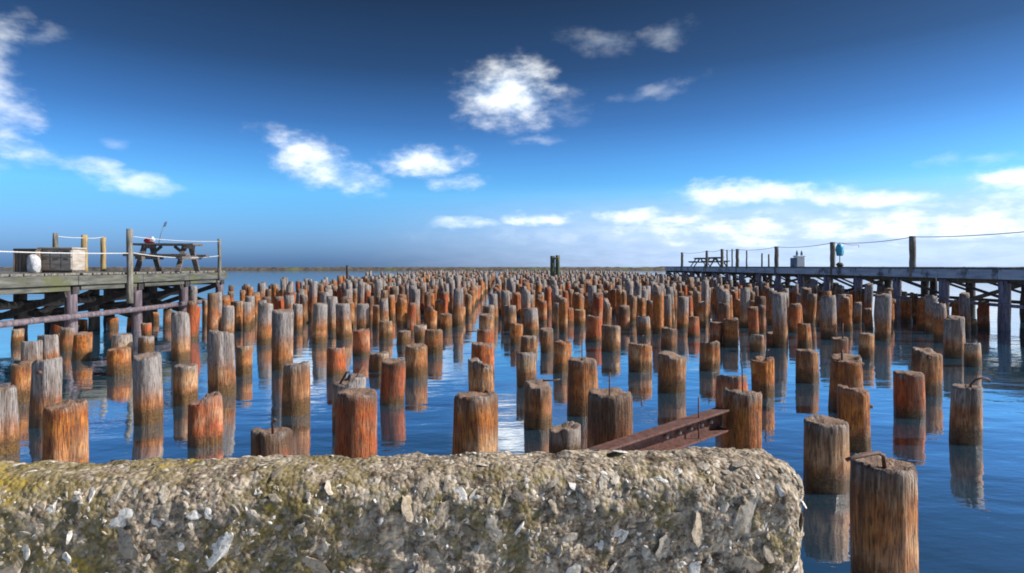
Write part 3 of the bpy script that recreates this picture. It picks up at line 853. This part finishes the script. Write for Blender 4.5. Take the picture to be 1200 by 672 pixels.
for z, x in ((0.70, -11.08), (0.62, -13.85), (1.0, -12.5)):
    rod("waler", [L(x, 7.2, z), L(x, 13, z + .01), L(x, 19, z - .01), L(x, 23.9, z)], 0.075 if x > -12 else 0.10, M['leg'] if x > -12 else M['leg_dark'], jl, 8, 0.1)
for (px, x, top, r, m) in ((152, -11.06, 3.10, 0.085, 'post'), (257, -11.06, 3.06, 0.06, 'post')):
    y = -x * F / (HX - px)
    timber_leg("rail_post", *L(x, y, 0)[:2], DL - 0.38 if px > 200 else 0.9, top, r, M[m], jl)
for (px, x, top, r, m) in ((65, -14.1, 3.04, 0.075, 'post'), (99, -14.1, 3.04, 0.09, 'post_tan'), (121, -14.1, 3.02, 0.085, 'post_tan')):
    y = -x * F / (HX - px)
    timber_leg("rail_post", *L(x, y, 0)[:2], DL - 0.05, top, r, M[m], jl)
def lp(px, py, x):      # point on the vertical plane x
    y = x * F / (px - HX)
    return L(x, y, H + (HY - py) * y / F)
rod("rope", [lp(-60, 294, -11.06)] + sag(lp(-50, 293, -11.06), lp(152, 297, -11.06), 0.03)[1:], 0.016, M['rope'], jl, 6)
rod("rope", sag(lp(65, 277, -14.1), lp(99, 279, -14.1), 0.02) , 0.016, M['rope'], jl, 6)
rod("rope", sag(lp(99, 279, -14.1), lp(121, 278, -14.1), 0.03), 0.016, M['rope'], jl, 6)
rod("rope", sag(lp(152, 296, -11.06), lp(257, 300, -11.06), 0.12), 0.015, M['rope'], jl, 6)
rod("rope", sag(lp(152, 277, -11.06), lp(257, 283, -11.06), 0.06), 0.011, M['rope'], jl, 6)

# picnic table
def picnic_table(loc, rz, label, detail=True):
    t = empty("picnic_table", loc)
    t.rotation_euler = (0, 0, rz)
    tag(t, label, "picnic table")
    Lh = 0.95
    for k in range(5):
        box_obj("top_board", (0, -0.30 + 0.15 * k, 0.745), (2 * Lh, 0.138, 0.055), M['table'], t, 0.005)
    for s in (-1, 1):
        for k in range(2):
            box_obj("seat_board", (0, s * (0.62 + 0.15 * k), 0.44), (2 * Lh, 0.138, 0.065), M['table'], t, 0.005)
    for e in (-1, 1):
        x = e * 0.62
        for s in (-1, 1):
            bar_obj("leg", (x, s * 0.68, 0.0), (x, s * 0.20, 0.72), 0.06, 0.16, M['table'], t, 0.004, (1, 0, 0))
        bar_obj("crossbar", (x + 0.05, -0.82, 0.385), (x + 0.05, 0.82, 0.385), 0.045, 0.10, M['table'], t, 0.004)
        bar_obj("cleat", (x + 0.05, -0.36, 0.68), (x + 0.05, 0.36, 0.68), 0.045, 0.09, M['table'], t, 0.004)
        bar_obj("strut", (x - e * 0.03, 0, 0.43), (x - e * 0.42, 0, 0.70), 0.05, 0.08, M['table'], t)
    return t
yT = 21.0
xT = (197 - HX) / F * yT
picnic_table((xT, yT, DL), R(4), "timber picnic table on the short jetty with a red bag on it").scale = (1.08, 1.12, 1.26)
# red bag on the table top, rod with pale flag beside it
def lump(name, loc, size, m, seed, label=None, cat=None, parent=None, flat=0.0):
    bm = bmesh.new()
    bmesh.ops.create_icosphere(bm, subdivisions=3, radius=1.0)
    so = Vector((seed * 5.0, 0, 0))
    for v in bm.verts:
        n = v.co.normalized()
        q = n * (1 + 0.28 * mn.noise(n * 1.6 + so) + 0.12 * mn.noise(n * 4 + so))
        q.z = max(q.z, -0.8)
        k_ = max(abs(n.x), abs(n.y)) ** 0.55 if max(abs(n.x), abs(n.y)) > 0.02 else 0.1
        q.x *= 0.75 + 0.35 * k_; q.y *= 0.75 + 0.35 * k_
        v.co = Vector((q.x * size[0], q.y * size[1], (q.z + 0.8) * size[2]))
    o = obj(name, bm, m, parent, True)
    o.location = loc
    if label: tag(o, label, cat)
    return o
bagp = (xT - 0.60, yT - 0.10, DL + 0.967)
bag_o = lump("bag", bagp, (0.15, 0.11, 0.12), M['red_cloth'], 2, "red bag with white flap on the picnic table", "bag")
lump("flap", (0.11, -0.03, 0.05), (0.09, 0.08, 0.11), M['white_cloth'], 4, parent=bag_o)
fl = empty("flag_pole", (xT - 0.42, yT + 0.15, DL + 0.967))
tag(fl, "thin rod with a small pale blue pennant stuck up from the picnic table", "flag")
rod("rod", [(0, 0, 0), (0.07, 0, 0.32), (0.20, 0, 0.72)], 0.011, M['cable'], fl, 6)
bm = bmesh.new()
g = [[bm.verts.new((0.15 + 0.055 * i + 0.05 * j * .4, 0.012 * math.sin(i * 1.9 + s), 0.60 + 0.06 * j + 0.012 * i)) for j in range(4)] for i in range(3) for s in (0,)]
for i in range(2):
    for j in range(3):
        bm.faces.new((g[i][j], g[i + 1][j], g[i + 1][j + 1], g[i][j + 1]))
bmesh.ops.solidify(bm, geom=bm.faces[:], thickness=0.012)
obj("pennant", bm, M['pale_flag'], fl)
# storage locker with three doors
yB = 16.6
lk = empty("storage_locker", ((73 - HX) / F * yB, yB, DL))
tag(lk, "pale weathered wooden locker with three doors on the short jetty", "locker")
box_obj("body", (0, 0.02, 0.355), (0.90, 0.50, 0.59), M['box'], lk, 0.01)
box_obj("lid", (0, 0.0, 0.675), (0.96, 0.58, 0.045), M['box'], lk, 0.008)
box_obj("plinth", (0, 0.02, 0.03), (0.86, 0.46, 0.06), M['dark_board'], lk, 0.005)
for k in range(3):
    dr = box_obj("door", (-0.295 + 0.295 * k, -0.245, 0.25), (0.272, 0.03, 0.32), M['box'], lk, 0.006)
    pn = box_obj("drawer", (-0.295 + 0.295 * k, -0.245, 0.53), (0.272, 0.03, 0.185), M['box'], lk, 0.006)
    box_obj("handle", (-0.295 + 0.295 * k, -0.272, 0.375), (0.13, 0.024, 0.024), M['dark_board'], dr)
    box_obj("slot", (-0.295 + 0.295 * k, -0.262, 0.585), (0.17, 0.010, 0.034), M['dark_board'], pn)
bn = empty("waste_bin", ((38 - HX) / F * (yB - 0.2), yB - 0.2, DL))
tag(bn, "brown slatted bin with dark lid beside the pale locker", "bin")
for k in range(6):
    box_obj("slat", (-0.235 + 0.094 * k, -0.235, 0.315), (0.082, 0.024, 0.59), M['bin'], bn, 0.004)
    box_obj("slat", (-0.235 + 0.094 * k, 0.235, 0.315), (0.082, 0.024, 0.59), M['bin'], bn, 0.004)
    for s in (-1, 1):
        box_obj("slat", (s * 0.29, -0.235 + 0.094 * k, 0.315), (0.024, 0.082, 0.59), M['bin'], bn, 0.004)
box_obj("liner", (0, 0, 0.31), (0.54, 0.44, 0.58), M['dark_board'], bn)
box_obj("lid", (0, 0, 0.635), (0.64, 0.54, 0.05), M['dark_board'], bn, 0.012)
lump("sack", ((40 - HX) / F * (yB - 0.62), yB - 0.62, DL), (0.15, 0.12, 0.29), M['white_cloth'], 14, "bulging white sack leaning on the brown slatted bin", "sack")

# --- long jetty with ropes
DR = 1.955
XR = 15.5
jr = empty("jetty", (17.0, 38.0, 0))
tag(jr, "long jetty with sky-lit blue edge beam, tall posts and slung rope", "jetty")
OR_ = Vector((17.0, 38.0, 0))
def Rr(x, y, z): return (x - OR_.x, y - OR_.y, z)
yy = 13.0
while yy < 58.8:
    pw = 0.22
    x0, x1 = XR - 0.06 + rng.gauss(0, .015), 19.0 + rng.gauss(0, .02)
    box_obj("plank", Rr((x0 + x1) / 2, yy + pw / 2, DR - 0.03 + rng.gauss(0, .003)), (x1 - x0, pw - 0.015, 0.06), M['deck'], jr, 0.0)
    yy += pw
ly = [13.5 + 2.55 * i for i in range(18)]
for i, y in enumerate(ly):
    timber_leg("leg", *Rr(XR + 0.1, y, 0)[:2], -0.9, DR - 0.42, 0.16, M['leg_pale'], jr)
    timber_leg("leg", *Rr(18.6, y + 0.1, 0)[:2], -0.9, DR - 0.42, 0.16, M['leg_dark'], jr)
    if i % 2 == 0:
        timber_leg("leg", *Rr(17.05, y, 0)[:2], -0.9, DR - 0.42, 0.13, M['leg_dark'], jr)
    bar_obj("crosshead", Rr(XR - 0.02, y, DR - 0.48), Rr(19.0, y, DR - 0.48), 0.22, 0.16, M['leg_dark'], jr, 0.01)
    if i + 1 < len(ly):
        b = ly[i + 1]
        bar_obj("edge_beam", Rr(XR - 0.07, y + 0.01, DR - 0.218), Rr(XR - 0.07, b - 0.01, DR - 0.218), 0.12, 0.31, M['fascia_skylit'], jr, 0.01)
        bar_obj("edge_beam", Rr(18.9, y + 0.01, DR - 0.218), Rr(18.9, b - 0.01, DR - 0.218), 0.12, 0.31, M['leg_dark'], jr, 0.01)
        bar_obj("brace", Rr(XR + 0.1, y + 0.1, DR - 0.95), Rr(XR + 0.1, b - 0.1, DR - 0.42), 0.06, 0.08, M['leg_dark'], jr)
        bar_obj("brace", Rr(18.6, y + 0.1, DR - 0.95), Rr(18.6, b - 0.1, DR - 0.42), 0.06, 0.08, M['leg_dark'], jr)
        bar_obj("waler", Rr(XR - 0.04, y + 0.01, 0.78), Rr(XR - 0.04, b - 0.01, 0.78), 0.09, 0.10, M['leg_pale'], jr)
        bar_obj("waler", Rr(18.5, y + 0.01, 0.7), Rr(18.5, b - 0.01, 0.7), 0.09, 0.12, M['leg_dark'], jr)
    if i % 3 == 0:
        bar_obj("brace", Rr(XR + 0.1, y + 0.19, 0.5), Rr(18.6, y + 0.19, DR - 0.6), 0.07, 0.13, M['leg_dark'], jr)
def rp(px, py, x):
    y = x * F / (px - HX)
    return Rr(x, y, H + (HY - py) * y / F)
tops = []
for (px, py, w) in ((1071, 277, 8), (977, 284, 6), (911, 289, 5), (865, 292, 4), (847, 292, 3.4), (829, 294, 3), (800, 296, 3)):
    y = XR * F / (px - HX)
    top = H + (HY - py) * y / F
    timber_leg("rail_post", *Rr(XR - 0.05, y, 0)[:2], DR - 0.35, top, max(0.055, min(0.11, w / 2 * y / F)), M['post'], jr)
    tops.append(Rr(XR - 0.05, y, top - 0.03))
# posts along the far edge
for px, py in ((858, 292), (852, 293), (875, 294), (893, 297), (901, 298), (788, 298), (776, 297)):
    y = 18.8 * F / (px - HX)
    if y < 58: timber_leg("rail_post", *Rr(18.8, y, 0)[:2], DR - 0.05, H + (HY - py) * y / F, 0.06, M['post'], jr)
tops = [rp(1290, 262, XR - 0.05)] + tops
yq = 14.2
timber_leg("rail_post", *Rr(XR - 0.05, Vector(tops[0]).y + OR_.y, 0)[:2], DR - 0.35, tops[0][2] + 0.03, 0.10, M['post'], jr)
for a, b in zip(tops[:-1], tops[1:]):
    rod("rope", sag(a, b, 0.10), 0.015, M['rope'], jr, 6)
# blue bag slung on a short pole next to a post
xb = XR + 0.35
yb = xb * F / (984 - HX)
bp = empty("hanging_bag", (xb, yb, DR))
tag(bp, "bright blue bag hanging on a thin pole beside a jetty post", "bag")
rod("pole", [(0.06, 0.1, 0), (0.06, 0.1, 1.16)], 0.02, M['post'], bp, 8)
rod("hanger_line", sag((0.06, 0.1, 1.15), (0.95, 0.1, 1.05), 0.05) + [(0.97, 0.1, 0.92)], 0.013, M['red_cloth'], bp, 6)
b1 = lump("sling", (0, 0, 0.52), (0.17, 0.13, 0.34), M['blue_plastic'], 21, parent=bp)
lump("weight", (0.02, 0.02, 0.0), (0.15, 0.15, 0.12), M['dark_board'], 22, parent=bp)
# white ice box with blue end, small bottles on it
xc = XR + 0.9
yc = xc * F / (935 - HX)
ib = empty("ice_box", (xc, yc, DR))
tag(ib, "white ice box with dull blue side panel on the long jetty", "ice box")
box_obj("tub", (0.08, 0, 0.27), (0.46, 0.42, 0.54), M['white_plastic'], ib, 0.03)
box_obj("side_panel", (-0.24, 0.0, 0.25), (0.18, 0.44, 0.50), M['navy_plastic'], ib, 0.02)
box_obj("lid", (0.08, 0, 0.59), (0.50, 0.46, 0.08), M['white_plastic'], ib, 0.02)
for k, (dx, hgt) in enumerate(((-0.10, 0.30), (0.16, 0.28))):
    bt = rod("water_bottle", [(xc + 0.05 + dx, yc, DR + 0.632 + q * hgt) for q in (0, 0.05, 0.6, 0.78, 0.82, 1.0)], [0.05, 0.06, 0.06, 0.03, 0.025, 0.025], M['navy_plastic'], None, 10)
    tag(bt, "dark bottle standing on the white ice box, " + ("over the blue panel side" if k == 0 else "over the white tub"), "bottle")
# distant picnic table
yP = 52.5
picnic_table((17.3, yP, DR), R(86), "distant grey picnic table near the end of the long jetty").scale = (1.0, 1.0, 1.0)
picnic_table((17.2, yP - 4.0, DR), R(92), "grey picnic table next before the last one on the long jetty")

# ------------------------------------------------------------------ markers and breakwater beyond the piles
yD = 57.0
dm = empty("marker_dolphin", ((650.5 - HX) / F * yD, yD, 0))
tag(dm, "weedy green twin-pile dolphin rising above the far piles", "dolphin")
for s in (-1, 1):
    timber_leg("pile", s * 0.25, 0.0, -0.9, 3.0 + 0.03 * s, 0.215, M['green_pile'], dm)
box_obj("cap", (0, 0, 2.72), (0.62, 0.50, 0.16), M['green_pile'], dm, 0.02)
yD = 74.0
p2 = rod("marker_post", [((407 - HX) / F * yD, yD, z) for z in (-0.9, 0.5, 1.4, 2.1)], [0.19, 0.18, 0.17, 0.16], M['leg_dark'], None, 10, 0.1)
tag(p2, "lone dark post standing at the far edge of the piles", "post")

def breakwater():
    bm = bmesh.new()
    nx, prof = 520, [(-5.5, -0.6), (-3.6, 0.35), (-2.2, 0.95), (-1.0, 1.35), (1.0, 1.4), (2.6, 0.9), (5.5, -0.6)]
    rows = []
    for i in range(nx + 1):
        x = -620 + 1240 * i / nx
        yb = 300 + 0.00008 * x * x
        row = []
        for k, (py, pz) in enumerate(prof):
            n = Vector((x * 0.35, k * 1.3, 0))
            j = 0.45 * mn.noise(n) + 0.35 * mn.noise(n * 3.1)
            row.append(bm.verts.new((x + rng.uniform(-.6, .6), yb + py + rng.uniform(-.5, .5), pz + (j if 0 < k < 6 else 0))))
        rows.append(row)
    for a, b in zip(rows[:-1], rows[1:]):
        for k in range(len(prof) - 1):
            bm.faces.new((a[k], b[k], b[k + 1], a[k + 1]))
    return obj("breakwater", bm, M['rock'])
bw = breakwater()
tag(bw, "long low brown rock breakwater along the horizon", "breakwater")
